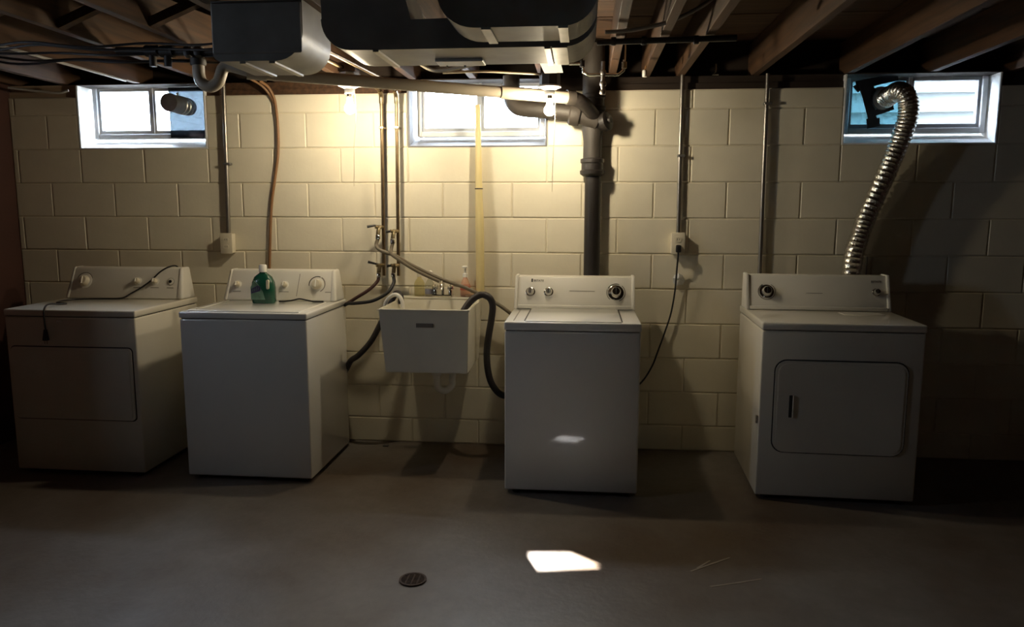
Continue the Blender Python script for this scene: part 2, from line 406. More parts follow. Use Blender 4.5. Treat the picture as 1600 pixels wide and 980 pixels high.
for k, h in enumerate(FILL_WIN):
    fill_win = empty_struct('window_%d' % (5+k), (XL-.1, (h[0]+h[1])/2, h[2]), 'unseen side opening added for fill light')
    obj('pane', box(nb(), XL-.11, XL-.105, h[0], h[1], h[2], h[3]), m_glass, fill_win, smooth=False)
    portal((XL-.18, (h[0]+h[1])/2, (h[2]+h[3])/2), h[3]-h[2], h[1]-h[0], (0, -math.pi/2, 0))
obj('vent_panel', box(nb(), .74, 1.003, .085, .10, 1.85, 2.148, .002, 1), m_milky, w1, smooth=False)

# ------------------------------------------------------------------ big ducts under the joists
def duct(name, label, x0, x1, y0, y1, z0, z1, rl, rr, loc_rot=0):
    t = thing(name, label, 'duct', ((x0+x1)/2, (y0+y1)/2, z0), 'ceiling ducts')
    poly = [(x0, z1)]
    for i in range(9):
        a = math.pi+math.pi/2*i/8; poly.append((x0+rl+rl*math.cos(a), z0+rl+rl*math.sin(a)))
    for i in range(9):
        a = 1.5*math.pi+math.pi/2*i/8; poly.append((x1-rr+rr*math.cos(a), z0+rr+rr*math.sin(a)))
    poly.append((x1, z1))
    obj('duct_body', prism(nb(), poly, y0, y1), m_duct, t, ang=30)
    return t
dA = duct('heating_duct', 'grey sheet-metal duct with rounded corner beside the P-trap', 1.925, 2.262, -1.70, -1.40, 1.95, 2.158, .03, .10)
for x in (2.02, 2.13): obj('cleat', box(nb(), x, x+.022, -1.69, -1.41, 1.943, 1.951), m_galv, dA, smooth=False)
obj('end_collar', box(nb(), 1.93, 2.26, -1.712, -1.70, 1.975, 2.15, .004, 1), m_duct, dA, smooth=False)
# wide trunk: low run with a tall boot at its left end
dB = thing('heating_duct', 'wide flat trunk duct with a riveted access plate underneath', 'duct', (2.85, -1.715, 1.948), 'ceiling ducts')
poly = [(2.385, 2.158), (2.388, 2.05)]
for i in range(9):
    a = math.pi+math.pi/2*i/8; poly.append((2.385+.10+.10*math.cos(a), 1.948+.10+.10*math.sin(a)))
for i in range(9):
    a = 1.5*math.pi+math.pi/2*i/8; poly.append((3.30-.10+.10*math.cos(a), 1.948+.10+.10*math.sin(a)))
poly += [(3.305, 2.158), (2.90, 2.158), (2.86, 2.045), (2.69, 2.042), (2.66, 2.158)]
obj('duct_body', prism(nb(), poly, -1.86, -1.57), m_duct, dB, ang=30)
for x in (2.56, 3.13): obj('cleat', hexa(nb(), [(x, -1.86, 1.941), (x+.02, -1.86, 1.941), (x+.02, -1.57, 1.941), (x, -1.57, 1.941)], [(x, -1.86, 1.949), (x+.02, -1.86, 1.949), (x+.02, -1.57, 1.949), (x, -1.57, 1.949)]), m_galv, dB, smooth=False)
ap = obj('access_plate', box(nb(), 2.735, 2.905, -1.69, -1.60, 1.938, 1.948, .002, 1), m_white, dB, smooth=False)
for x in (2.765, 2.83): obj('rivet', lathe(nb(), [(.004, 0), (.004, .004)], (x, -1.612, 1.934), n=8), m_black, ap)
obj('foil_tape', box(nb(), 3.155, 3.205, -1.862, -1.565, 1.943, 1.9475), m_galv, dB, smooth=False)
dC = thing('heating_duct', 'rounded metal duct with two strap seams in front of the trunk', 'duct', (3.07, -2.03, 1.95), 'ceiling ducts')
poly = [(2.83, 2.158)]
for i in range(9):
    a = math.pi+math.pi/2*i/8; poly.append((2.83+.11+.11*math.cos(a), 1.95+.10+.10*math.sin(a)))
for i in range(9):
    a = 1.5*math.pi+math.pi/2*i/8; poly.append((3.30-.10+.10*math.cos(a), 1.95+.10+.10*math.sin(a)))
poly.append((3.30, 2.158))
obj('duct_body', prism(nb(), poly, -2.13, -1.935), m_duct, dC, ang=30)
for x in (2.96, 3.185): obj('strap_seam', box(nb(), x, x+.028, -2.13, -1.935, 1.944, 1.951), m_galv, dC, smooth=False)

# ------------------------------------------------------------------ washers and dryers
RX = Matrix.Rotation(math.pi/2, 4, 'X')
def tilt_panel(x0, x1, z0, z1, yf0=-.275, yf1=-.20, yb=-.125, inset=.0):
    """returns function mapping (x, s) on the sloped face to a point and the face normal"""
    def at(x, z):
        s = (z-z0)/(z1-z0); return V((x, yf0+(yf1-yf0)*s, z))
    n = V((0, -(z1-z0), -(yf0-yf1))).normalized(); n = V((0, -(z1-z0), (yf1-yf0))).normalized()
    return at, n
def knob(parent, at, n, x, z, r, skirt, ivory=True, h=.026):
    p = at(x, z); mk = m_knob if ivory else m_chrome
    k = obj('knob', lathe(nb(), [(r, 0), (r, h*.35), (r*.82, h*.8), (r*.7, h), (r*.1, h)], p+n*.001, n, 18), mk, parent)
    obj('dial_skirt', lathe(nb(), [(skirt, 0), (skirt, .002), (skirt*.92, .0035)], p-n*.001, n, 24), m_chrome if not ivory else m_panel, k)
    side = V((1, 0, 0)); b = nb(); c = p+n*(h+.001); upv = n.cross(side)
    hexa(b, [c-side*.0025-upv*r*.65, c+side*.0025-upv*r*.65, c+side*.0025+upv*r*.65, c-side*.0025+upv*r*.65],
         [c-side*.0025-upv*r*.65+n*.006, c+side*.0025-upv*r*.65+n*.006, c+side*.0025+upv*r*.65+n*.006, c-side*.0025+upv*r*.65+n*.006])
    obj('pointer', b, m_white if ivory else m_black, k, smooth=False); return k
def arc_print(parent, at, n, x, z, r, a0, a1, w=.004, m=None):
    c = at(x, z); side = V((1, 0, 0)); upv = n.cross(side)*-1
    if upv.z < 0: upv = -upv
    b = nb(); pts = []
    for i in range(15):
        a = math.radians(a0+(a1-a0)*i/14); pts.append(c+n*.0006+side*r*math.cos(a)+upv*r*math.sin(a))
    tube(b, pts, w/2, 4); obj('dial_print', b, m or m_print, parent, smooth=False)
def line_print(parent, at, n, x0, x1, z, h=.003, m=None):
    a, b_, c, d = at(x0, z), at(x1, z), at(x1, z+h), at(x0, z+h); e = n*.0012
    obj('panel_print', hexa(nb(), [a, b_, c, d], [a+e, b_+e, c+e, d+e]), m or m_print, parent, smooth=False)

def appliance(name, label, cat, x0, x1, yf, yb, zt, lid, pz, style, enamel, grp):
    t = thing(name, label, cat, ((x0+x1)/2, (yf+yb)/2, 0), grp)
    zc = zt-lid
    obj('cabinet', box(nb(), x0+.003, x1-.003, yf+.004, yb, .022, zc-.004, .008, 3), enamel, t)
    obj('top_gap', box(nb(), x0+.01, x1-.01, yf+.012, yb-.01, zc-.008, zc+.004), m_seam, t, smooth=False)
    obj('top', box(nb(), x0, x1, yf, yb+.005, zc, zt, .009, 3), enamel, t)
    for fx in (x0+.06, x1-.06):
        for fy in (yf+.05, yb-.06):
            obj('foot', lathe(nb(), [(.022, 0), (.022, .012), (.010, .014), (.010, .03)], (fx, fy, 0.0), n=10), m_black, t)
    dy = yf+.75
    yf0, yf1, pb = -.275+dy*.5, -.205+dy*.5, -.125
    if style == 'A':
        a0, a1, b0, b1 = x0+.008, x1-.004, x0+.026, x1-.03
        bot = [(a0, yf0, zt), (a1, yf0, zt), (a1, pb, zt), (a0, pb, zt)]
        top = [(b0, yf1, pz), (b1, yf1, pz), (b1, pb, pz), (b0, pb, pz)]
        cp_ = obj('control_panel', hexa(nb(), bot, top, .012, 3), m_panel, t)
        for s in (0, 1):
            q = (a0-.002, a0+.028, b0-.002, b0+.02) if s == 0 else (a1-.04, a1+.002, b1-.022, b1+.002)
            obj('end_cap', hexa(nb(), [(q[0], yf0-.003, zt+.001), (q[1], yf0-.003, zt+.001), (q[1], pb+.002, zt+.001), (q[0], pb+.002, zt+.001)],
                                [(q[2], yf1-.003, pz+.002), (q[3], yf1-.003, pz+.002), (q[3], pb+.002, pz+.002), (q[2], pb+.002, pz+.002)], .012, 3), m_panel, cp_)
    else:
        a0, a1 = x0+.010, x1-.008
        bot = [(a0, yf0, zt), (a1, yf0, zt), (a1, pb, zt), (a0, pb, zt)]
        top = [(a0+.002, yf1, pz-.002), (a1-.002, yf1, pz-.002), (a1-.002, pb, pz-.002), (a0+.002, pb, pz-.002)]
        cp_ = obj('control_panel', hexa(nb(), bot, top, .005, 2), m_panel, t)
        for s in (0, 1):
            q = (a0-.006, a0+.012) if s == 0 else (a1-.012, a1+.006)
            obj('end_cap', hexa(nb(), [(q[0], yf0-.008, zt+.001), (q[1], yf0-.008, zt+.001), (q[1], pb+.003, zt+.001), (q[0], pb+.003, zt+.001)],
                                [(q[0]+.002, yf1-.008, pz+.004), (q[1], yf1-.008, pz+.004), (q[1], pb+.003, pz+.004), (q[0]+.002, pb+.003, pz+.004)], .004, 2), m_panel, cp_)
        obj('base_strip', box(nb(), a0+.014, a1-.014, yf0-.010, yf0+.002, zt+.002, zt+.022, .004, 2), m_panel, cp_)
    at, n = tilt_panel(x0, x1, zt, pz, yf0, yf1)
    return t, at, n, cp_
def dryer_door(t, x0, x1, z0, z1, yf, r, enamel):
    obj('door_seam', prism(nb(), rrect(x0-.006, x1+.006, z0-.006, z1+.006, r+.004), yf-.0005, yf+.01), m_seam, t, smooth=False)
    d = obj('door', prism(nb(), rrect(x0, x1, z0, z1, r), yf-.008, yf+.008), enamel, t, ang=30)
    b = nb(); prism(b, rrect(x0+.014, x1-.014, z0+.014, z1-.014, max(r-.012, .01)), yf-.011, yf-.007)
    obj('door_face', b, enamel, d, ang=30); return d

GA = 'matching washers and dryers along the block wall'
# dryer on the far left
t, at, n, cpn = appliance('clothes_dryer', 'white clothes dryer with a wide low door, beside the red-brown wall', 'dryer', .224, .957, -.75, -.11, .897, .036, 1.077, 'A', m_enamel2, GA)
dryer_door(t, .252, .925, .310, .697, -.746, .022, m_enamel2)
knob(cpn, at, n, .335, .998, .032, .046); arc_print(cpn, at, n, .335, .998, .050, 20, 160)
knob(cpn, at, n, .665, 1.000, .017, .024); knob(cpn, at, n, .772, 1.000, .017, .024)
p = at(.868, .998)
sb = obj('start_button', lathe(nb(), [(.020, 0), (.020, .003), (.016, .005)], p, n, 20), m_panel, cpn)
obj('button_center', lathe(nb(), [(.009, 0), (.009, .007)], p+n*.001, n, 14), m_black, sb); arc_print(cpn, at, n, .868, .998, .021, 0, 359, .003)
obj('latch_tab', box(nb(), .525, .552, -.757, -.747, .832, .842, .002, 1), m_white, t)
for a in ((.645, .69), (.75, .80), (.85, .89)): line_print(cpn, at, n, a[0], a[1], .962)
# washer beside it
t, at, n, cpn = appliance('clothes_washer', 'white top-loading washer with the green bottle on top', 'washer', 1.193, 1.875, -.75, -.11, .897, .034, 1.072, 'A', m_enamel, GA)
ld = obj('lid', box(nb(), 1.235, 1.83, -.735, -.315, .890, .9035, .006, 3), m_enamel, t)
obj('lid_ridge', box(nb(), 1.262, 1.274, -.70, -.34, .903, .907, .002, 1), m_enamel, ld)
knob(cpn, at, n, 1.275, .988, .017, .024); knob(cpn, at, n, 1.385, .988, .017, .024); knob(cpn, at, n, 1.556, .988, .017, .024)
knob(cpn, at, n, 1.748, .992, .030, .040); arc_print(cpn, at, n, 1.748, .992, .047, 70, 190, .006, m_darkprint); arc_print(cpn, at, n, 1.748, .992, .047, -60, 60, .006)
for a in ((1.25, 1.30), (1.53, 1.585), (1.80, 1.845)): line_print(cpn, at, n, a[0], a[1], .948)
p0, p1 = at(1.632, .925), at(1.640, 1.05)
obj('panel_groove', hexa(nb(), [p0, p0+V((.003, 0, 0)), p0+V((.003, .004, 0)), p0+V((0, .004, 0))], [p1-V((0, .001, 0)), p1+V((.003, -.001, 0)), p1+V((.003, .004, 0)), p1+V((0, .004, 0))]), m_print, cpn, smooth=False)
# washer right of the sink
t, at, n, cpn = appliance('clothes_washer', 'white top-loading washer standing in front of the black soil stack', 'washer', 2.883, 3.550, -.79, -.145, .878, .043, 1.052, 'B', m_enamel, GA)
ld = obj('lid', box(nb(), 2.985, 3.455, -.778, -.305, .872, .8835, .005, 3), m_enamel, t)
for x in (2.982, 3.458): obj('lid_seam', box(nb(), x-.003, x+.003, -.75, -.31, .876, .8795), m_seam, t, smooth=False)
obj('top_groove', box(nb(), 2.925, 2.930, -.74, -.33, .876, .8792), m_print, t, smooth=False)
knob(cpn, at, n, 2.975, .968, .021, .026, False); knob(cpn, at, n, 3.075, .968, .021, .026, False)
knob(cpn, at, n, 3.445, .968, .030, .043, False, .032)
for a0, a1, rr in ((70, 150, .050), (160, 230, .050), (-70, 50, .050)): arc_print(cpn, at, n, 3.445, .968, rr, a0, a1, .005)
line_print(cpn, at, n, 3.19, 3.33, .973, .002); line_print(cpn, at, n, 2.978, 2.987, 1.020, .018, m_darkprint)
rot = Matrix.Rotation(math.radians(90-22), 4, 'X')
text_mesh('brand_print', 'ESTATE', .017, m_darkprint, cpn, at(2.991, 1.022)+n*.0012, rot)
# dryer on the right
t, at, n, cpn = appliance('clothes_dryer', 'white clothes dryer with a rounded door, under the foil duct', 'dryer', 4.135, 4.885, -.75, -.10, .887, .037, 1.072, 'B', m_enamel2, GA)
d = dryer_door(t, 4.208, 4.812, .250, .703, -.746, .055, m_enamel2)
obj('handle_recess', box(nb(), 4.276, 4.292, -.7615, -.756, .425, .535, .002, 1), m_seam, d, smooth=False)
obj('handle_lip', box(nb(), 4.292, 4.297, -.766, -.756, .425, .535, .002, 1), m_enamel2, d)
obj('lint_screen_cover', box(nb(), 4.60, 4.80, -.44, -.33, .885, .890, .002, 1), m_enamel2, t)
obj('side_latch', box(nb(), 4.128, 4.140, -.742, -.728, .385, .425, .002, 1), m_chrome, t)
knob(cpn, at, n, 4.250, .982, .028, .038, False, .032); arc_print(cpn, at, n, 4.250, .982, .045, 120, 420, .004)
knob(cpn, at, n, 4.815, .985, .018, .022, False); line_print(cpn, at, n, 4.455, 4.54, .975, .002)
text_mesh('brand_print', 'ESTATE', .016, m_darkprint, cpn, at(4.790, 1.035)+n*.0012, rot)
t.rotation_euler.z = math.radians(-2)

# ------------------------------------------------------------------ laundry sink
sx0, sx1, sy0, sy1, sz0, sz1 = 2.190, 2.672, -.55, -.012, .555, .900
t = thing('laundry_sink', 'cream wall-hung laundry tub between the two washers', 'sink', ((sx0+sx1)/2, -.28, .45))
bm = nb(); th = .012
def ring(x0, x1, y0, y1, z): return [bm.verts.new(p) for p in ((x0, y0, z), (x1, y0, z), (x1, y1, z), (x0, y1, z))]
ob = ring(sx0+.030, sx1-.010, sy0+.012, sy1-.10, sz0); ot = ring(sx0, sx1, sy0, sy1, sz1)
it = ring(sx0+th, sx1-th, sy0+th, sy1-.095, sz1); ib = ring(sx0+.045, sx1-.027, sy0+.03, sy1-.12, sz0+.014)
for A, B in ((ob, ot), (ot, it), (it, ib)):
    for i in range(4): bm.faces.new((A[i], A[(i+1) % 4], B[(i+1) % 4], B[i]))
bm.faces.new(ob[::-1]); bm.faces.new(ib)
bmesh.ops.bevel(bm, geom=bm.edges[:], offset=.004, segments=2, affect='EDGES')
obj('basin', bm, m_tub, t)
obj('rim', prism(nb(), [(sx0-.006, sz1-.010), (sx1+.006, sz1-.010), (sx1+.006, sz1-.002), (sx0-.006, sz1-.002)], sy0-.007, sy0+.004), m_tub, t)
obj('deck', box(nb(), sx0+.004, sx1-.004, sy1-.094, sy1+.0, sz1, sz1+.012, .004, 2), m_tub, t)
obj('label_plate', box(nb(), 2.392, 2.484, sy0-.002, sy0+.012, .803, .825, .001, 1), m_print, t, smooth=False)
tr = obj('drain_trap', tube(nb(), [(2.45, -.30, .56), (2.45, -.30, .47), (2.455, -.295, .42), (2.49, -.27, .395), (2.525, -.245, .42), (2.525, -.23, .45), (2.52, -.18, .47), (2.50, -.01, .475)], .019, 12, 6), m_white, t)
for c in ((2.45, -.30, .505), (2.45, -.30, .545)): obj('slip_nut', lathe(nb(), [(.027, 0), (.029, .006), (.029, .018), (.025, .024)], (c[0], c[1], c[2]-.012), n=10), m_white, tr)
# faucet
F = obj('faucet', box(nb(), 2.385, 2.505, -.105, -.045, .912, .928, .005, 2), m_chrome, t)
for x in (2.402, 2.492):
    obj('handle_stem', lathe(nb(), [(.013, 0), (.011, .02), (.008, .03)], (x, -.075, .926), n=12), m_chrome, F)
    obj('faucet_knob', lathe(nb(), [(.012, 0), (.019, .006), (.017, .02), (.019, .026), (.010, .034)], (x, -.075, .952), n=12), m_chrome, F)
obj('spout', tube(nb(), [(2.447, -.075, .926), (2.447, -.075, .98), (2.449, -.10, 1.005), (2.453, -.15, .998), (2.456, -.175, .965)], .009, 10, 6), m_chrome, F)

def tdeck(x): return .912
# things on the sink deck
b1 = thing('soap_bottle', 'clear yellowish bottle on the sink deck by the copper pipes', 'bottle', (2.305, -.06, .912), 'bottles on the sink')
obj('bottle_body', lathe(nb(), [(.028, 0), (.031, .008), (.031, .075), (.022, .095), (.012, .105), (.012, .115)], (2.305, -.06, .912), n=16), m_clear, b1)
obj('cap', lathe(nb(), [(.014, 0), (.014, .022), (.006, .024)], (2.305, -.06, 1.027), n=14), m_ivory, b1)
b2 = thing('soap_bottle', 'clear squat bottle with a pale label next to the faucet', 'bottle', (2.365, -.052, .912), 'bottles on the sink')
obj('bottle_body', lathe(nb(), [(.026, 0), (.029, .006), (.029, .07), (.016, .092), (.011, .10), (.011, .108)], (2.365, -.052, .912), n=16), m_clearblue, b2)
obj('label_band', lathe(nb(), [(.0295, .014), (.0295, .042)], (2.365, -.052, .912), n=16), m_bluelabel, b2)
obj('pump', tube(nb(), [(2.365, -.052, 1.02), (2.365, -.052, 1.055), (2.37, -.06, 1.06), (2.385, -.075, 1.055)], .005, 8), m_white, b2)
b3 = thing('soap_bottle', 'pink hand soap bottle with white pump behind the grey hose', 'bottle', (2.577, -.055, .912), 'bottles on the sink')
bb = obj('bottle_body', lathe(nb(), [(.027, 0), (.030, .006), (.030, .065), (.020, .095), (.013, .108), (.013, .114)], (2.577, -.055, .912), n=16), m_pinksoap, b3)
obj('label_band', lathe(nb(), [(.0305, .04), (.0305, .06), (.028, .072)], (2.577, -.055, .912), n=16), m_pink, bb)
obj('pump_collar', lathe(nb(), [(.015, 0), (.015, .02), (.007, .024), (.006, .055)], (2.577, -.055, 1.026), n=14), m_white, b3)
obj('pump_head', box(nb(), 2.562, 2.592, -.085, -.045, 1.080, 1.092, .004, 2), m_white, b3)
tag(obj('soap_bar', box(nb(), 2.582, 2.640, -.092, -.062, .9125, .932, .008, 3), m_soapbar, base=(2.611, -.077, .9125)), 'small peach soap bar on the sink deck', 'soap')

# ------------------------------------------------------------------ things on the left machines
g = thing('detergent_bottle', 'green detergent bottle with white cap on the washer lid', 'bottle', (1.502, -.40, .9035))
gz = .9035
bm = nb(); prof = [(.062, .0), (.066, .008), (.066, .085), (.062, .115), (.048, .145), (.030, .160), (.020, .166), (.019, .172)]
rings = []
for r, h in prof:
    rings.append([bm.verts.new((1.502+r*math.copysign(abs(math.cos(a))**.75, math.cos(a))+(.0 if h < .15 else -.0), -.40+r*.62*math.copysign(abs(math.sin(a))**.75, math.sin(a)), gz+h)) for a in [2*math.pi*j/24 for j in range(24)]])
for A, B in zip(rings, rings[1:]):
    for j in range(24): bm.faces.new((A[j], A[(j+1) % 24], B[(j+1) % 24], B[j]))
bm.faces.new(rings[0][::-1]); bm.faces.new(rings[-1])
bo = obj('bottle_body', bm, m_green, g, ang=60)
obj('handle_inset', prism(nb(), rrect(1.535, 1.549, gz+.080, gz+.132, .0065), -.4425, -.428), m_knob, bo)
obj('cap', lathe(nb(), [(.021, 0), (.022, .004), (.021, .036), (.018, .040)], (1.502, -.40, gz+.172), n=20), m_white, g)
obj('label', prism(nb(), [(1.446, gz+.022), (1.525, gz+.022), (1.512, gz+.07), (1.488, gz+.105), (1.465, gz+.128), (1.446, gz+.09)], -.4425, -.436), m_greenlabel, bo, smooth=False)
bm = nb()
prism(bm, [(1.448, gz+.055), (1.500, gz+.070), (1.503, gz+.092), (1.488, gz+.100), (1.450, gz+.082)], -.4445, -.4425)
obj('word_mark', bm, m_purple, bo, smooth=False)
bm = nb()
for k, (x, z, h) in enumerate(((1.456, .066, .016), (1.466, .069, .014), (1.476, .072, .018), (1.487, .076, .014))): prism(bm, [(x, gz+z), (x+.003, gz+z+.001), (x+.006, gz+z+h), (x+.003, gz+z+h)], -.4452, -.4444)
obj('word_strokes', bm, m_greenlabel, bo, smooth=False)

pc = thing('power_cord', 'black power cord lying across the dryer with its plug hanging in front', 'cord', (.60, -.40, .898))
obj('cord', tube(nb(), [(.862, -.115, 1.05), (.860, -.15, 1.083), (.845, -.20, 1.083), (.800, -.222, 1.055), (.752, -.243, 1.005), (.700, -.26, .965), (.645, -.275, .932), (.600, -.300, .906), (.50, -.31, .902), (.42, -.32, .902), (.35, -.36, .902), (.325, -.42, .902),
     (.345, -.50, .902), (.39, -.53, .903), (.43, -.54, .902), (.42, -.59, .905), (.43, -.66, .915), (.46, -.735, .916), (.468, -.766, .89), (.467, -.766, .84), (.468, -.764, .79)], .0045, 8, 6), m_black, pc)
obj('plug', hexa(nb(), [(.452, -.778, .735), (.480, -.778, .735), (.480, -.754, .735), (.452, -.754, .735)], [(.460, -.772, .795), (.474, -.772, .795), (.474, -.758, .795), (.460, -.758, .795)], .004, 2), m_black, pc)
for x in (.459, .473): obj('prong', box(nb(), x-.001, x+.001, -.769, -.763, .718, .735), m_chrome, pc, smooth=False)
tag(obj('power_cord', tube(nb(), [(1.57, -.36, .908), (1.60, -.355, .908), (1.64, -.35, .912), (1.68, -.34, .920), (1.72, -.34, .914), (1.76, -.345, .908), (1.80, -.35, .908), (1.823, -.35, .908)], .0045, 8, 6), m_black, base=(1.68, -.35, .904)), 'short black cord end behind the green bottle', 'cord')

# ------------------------------------------------------------------ copper supply pipes, valves, hoses
CP = {}
for nm, x, label in (('hot', 2.098, 'copper water pipe with lever valves, farther from the window'), ('cold', 2.186, 'copper water pipe with lever valves, nearer the window')):
    t = thing('water_pipe', label, 'pipe', (x, -.05, 1.0), 'copper supply pipes'); CP[nm] = t
    obj('pipe', tube(nb(), [(x-.008, -.05, 1.03), (x, -.05, 2.04), (x, -.055, 2.068), (x-.003, -.09, 2.09), (x-.03, -.30, 2.125), (x-.10, -.75, 2.145), (x-.15, -1.3, 2.147)], .010, 12), m_copper, t)
    obj('elbow', tube(nb(), [(x, -.05, 2.02), (x, -.05, 2.052), (x, -.06, 2.072), (x, -.085, 2.087)], .014, 12), m_brass, t)
    for z in (1.885,): obj('pipe_strap', box(nb(), x-.016, x+.012, -.062, -.001, z-.006, z+.006, .002, 1), m_brass, t)
    for k, z in enumerate((1.315, 1.092) if nm == 'hot' else (1.292, 1.092)):
        vx = x-.012
        v = obj('valve', tube(nb(), [(vx+.005, -.05, z), (vx-.012, -.075, z), (vx-.014, -.085, z-.02), (vx-.016, -.09, z-.045)], .012, 10), m_brass, t)
        obj('valve_bonnet', lathe(nb(), [(.016, 0), (.016, .012), (.010, .018), (.010, .03)], (vx-.008, -.07, z-.005), (-.6, -.5, .2), 10), m_brass, v)
        obj('hose_coupling', lathe(nb(), [(.015, 0), (.015, .022), (.012, .026)], (vx-.016, -.09, z-.068), n=10), m_chrome, v)
        if nm == 'hot': hx = [(vx-.012, -.075, z+.006), (vx-.035, -.085, z+.010), (vx-.078, -.095, z+(.003 if k == 0 else .022))]
        else: hx = [(vx-.005, -.075, z+.004), (vx-.028, -.085, z+.0), (vx-.055, -.09, z-.002)]
        obj('lever', tube(nb(), hx, lambda q: .004+.004*q, 8), m_iron, v)
G = 'washer hoses'
def hose(label, pts, r, m, name='water_hose', ribs=False, k=10):
    P = spline(pts, k)
    tag(obj(name, tube(nb(), P, r, 12), m, base=tuple(P[0])), label, 'hose', G)
hose('long grey supply hose slanting from the upper valves across behind the sink', [(2.070, -.09, 1.250), (2.062, -.10, 1.215), (2.08, -.115, 1.190), (2.12, -.12, 1.172), (2.18, -.12, 1.151), (2.30, -.12, 1.086), (2.449, -.115, 1.017), (2.598, -.11, .965), (2.74, -.10, .895), (2.84, -.09, .826), (2.90, -.07, .76)], .011, m_greyhose)
hose('short grey hose from the upper valve nearer the window, joining the long hose', [(2.158, -.09, 1.226), (2.150, -.10, 1.19), (2.16, -.135, 1.165), (2.19, -.145, 1.142), (2.30, -.143, 1.072), (2.44, -.137, 1.006)], .010, m_greyhose)
hose('dark red hose from a lower valve down to the washer', [(2.070, -.09, 1.030), (2.063, -.10, 1.00), (2.02, -.13, .953), (1.95, -.15, .908), (1.895, -.14, .875), (1.84, -.085, .85)], .010, m_redhose)
hose('black hose looping from a lower valve to the washer', [(2.158, -.09, 1.030), (2.163, -.11, .99), (2.13, -.15, .935), (2.05, -.17, .893), (1.95, -.17, .878), (1.895, -.15, .872), (1.84, -.085, .84)], .010, m_black)
hose('thick black drain hose rising from the washer side toward the sink', [(1.80, -.07, .40), (1.86, -.10, .47), (1.909, -.16, .535), (1.968, -.19, .577), (2.045, -.20, .660), (2.10, -.18, .765), (2.145, -.15, .86), (2.165, -.14, .905), (2.185, -.15, .935), (2.215, -.17, .93), (2.225, -.18, .88)], .017, m_hose, 'drain_hose')
hose('white curved hose end hooked over the sink rim next to the copper pipes', [(2.150, -.285, .86), (2.165, -.29, .905), (2.20, -.30, .940), (2.235, -.31, .945), (2.262, -.32, .915), (2.268, -.325, .855)], .011, m_white, 'drain_hose')
hose('thick dark drain hose hooked over the sink rim beside the pale yellow pole', [(2.585, -.36, .80), (2.612, -.34, .865), (2.655, -.31, .925), (2.705, -.30, .952), (2.748, -.30, .938), (2.768, -.30, .895), (2.762, -.30, .82), (2.747, -.30, .73), (2.735, -.30, .63), (2.742, -.30, .52), (2.768, -.29, .435), (2.82, -.25, .372), (2.90, -.115, .34)], .019, m_hose, 'drain_hose')

# ------------------------------------------------------------------ soil stack and drain pipe
st = thing('soil_stack', 'black cast iron soil stack standing behind the washer', 'pipe', (3.31, -.13, 0))
def hub(parent, o, ax, r, m=m_iron): obj('hub', lathe(nb(), [(r*1.05, 0), (r*1.35, .012), (r*1.38, .03), (r*1.22, .036), (r*1.22, .07), (r*1.33, .076), (r*1.33, .095), (r*1.05, .10)], o, ax, 24), m, parent)
obj('pipe', lathe(nb(), [(.046, 0), (.046, 1.62)], (3.312, -.068, 0), n=24), m_iron, st)
hub(st, (3.306, -.072, 1.605), (0, 0, 1), .050)
obj('upper_pipe', lathe(nb(), [(.052, 0), (.052, .10), (.060, .17), (.060, .62)], (3.306, -.072, 1.70), n=24), m_dust, st)
cb = obj('closet_bend', tube(nb(), [(3.33, -.11, 1.90), (3.20, -.125, 1.945), (3.05, -.12, 1.965), (2.94, -.11, 1.975), (2.885, -.10, 1.99), (2.855, -.095, 2.03), (2.85, -.09, 2.09), (2.85, -.09, 2.155)], .047, 18, 5), m_dust, st)
obj('bend_hub', lathe(nb(), [(.060, 0), (.064, .01), (.064, .05), (.055, .06)], (3.235, -.125, 1.935), (-.96, 0, .2), 20), m_dust, cb)
hub(st, (3.306, -.074, 1.955), (0, 0, 1), .051, m_dust)
co = obj('cleanout_stub', lathe(nb(), [(.040, 0), (.040, .05), (.052, .055), (.052, .085), (.042, .09), (.018, .091), (.018, .105)], (3.32, -.085, 1.885), (.80, -.55, .22), 18), m_iron, st)
obj('wye_inlet', tube(nb(), [(3.31, -.13, 1.93), (3.27, -.20, 1.97), (3.235, -.25, 1.995), (3.205, -.27, 2.005)], .036, 16, 4), m_iron, st)

dp = thing('drain_pipe', 'long grey-beige drain pipe running under the joists to the stack', 'pipe', (2.5, -.62, 2.02))
pA, pB = V((1.74, -.965, 2.040)), V((3.19, -.275, 2.008))
obj('pipe', tube(nb(), [pA, pB], .029, 16), m_pvc, dp)
obj('end_coupling', tube(nb(), [pB-(pB-pA).normalized()*.40, pB-(pB-pA).normalized()*.02], .0335, 16), m_pvc, dp)
obj('end_nut', tube(nb(), [pB-(pB-pA).normalized()*.03, pB+(pB-pA).normalized()*.015], .040, 12), m_dust, dp)
tp = obj('p_trap', tube(nb(), [(1.490, -.97, 2.155), (1.489, -.97, 2.06), (1.490, -.97, 2.03), (1.503, -.97, 1.998), (1.540, -.97, 1.980), (1.578, -.97, 1.998), (1.594, -.97, 2.03), (1.606, -.97, 2.058), (1.635, -.97, 2.071), (1.70, -.968, 2.055), (1.76, -.957, 2.040)], .027, 16, 5), m_pvc, dp)
obj('trap_nut', lathe(nb(), [(.034, 0), (.036, .005), (.036, .03), (.030, .034)], (1.489, -.97, 2.075), n=12), m_dust, tp)
obj('pipe_coupling', tube(nb(), [(1.72, -.972, 2.043), (1.80, -.937, 2.0385)], .034, 16), m_pvc, dp)

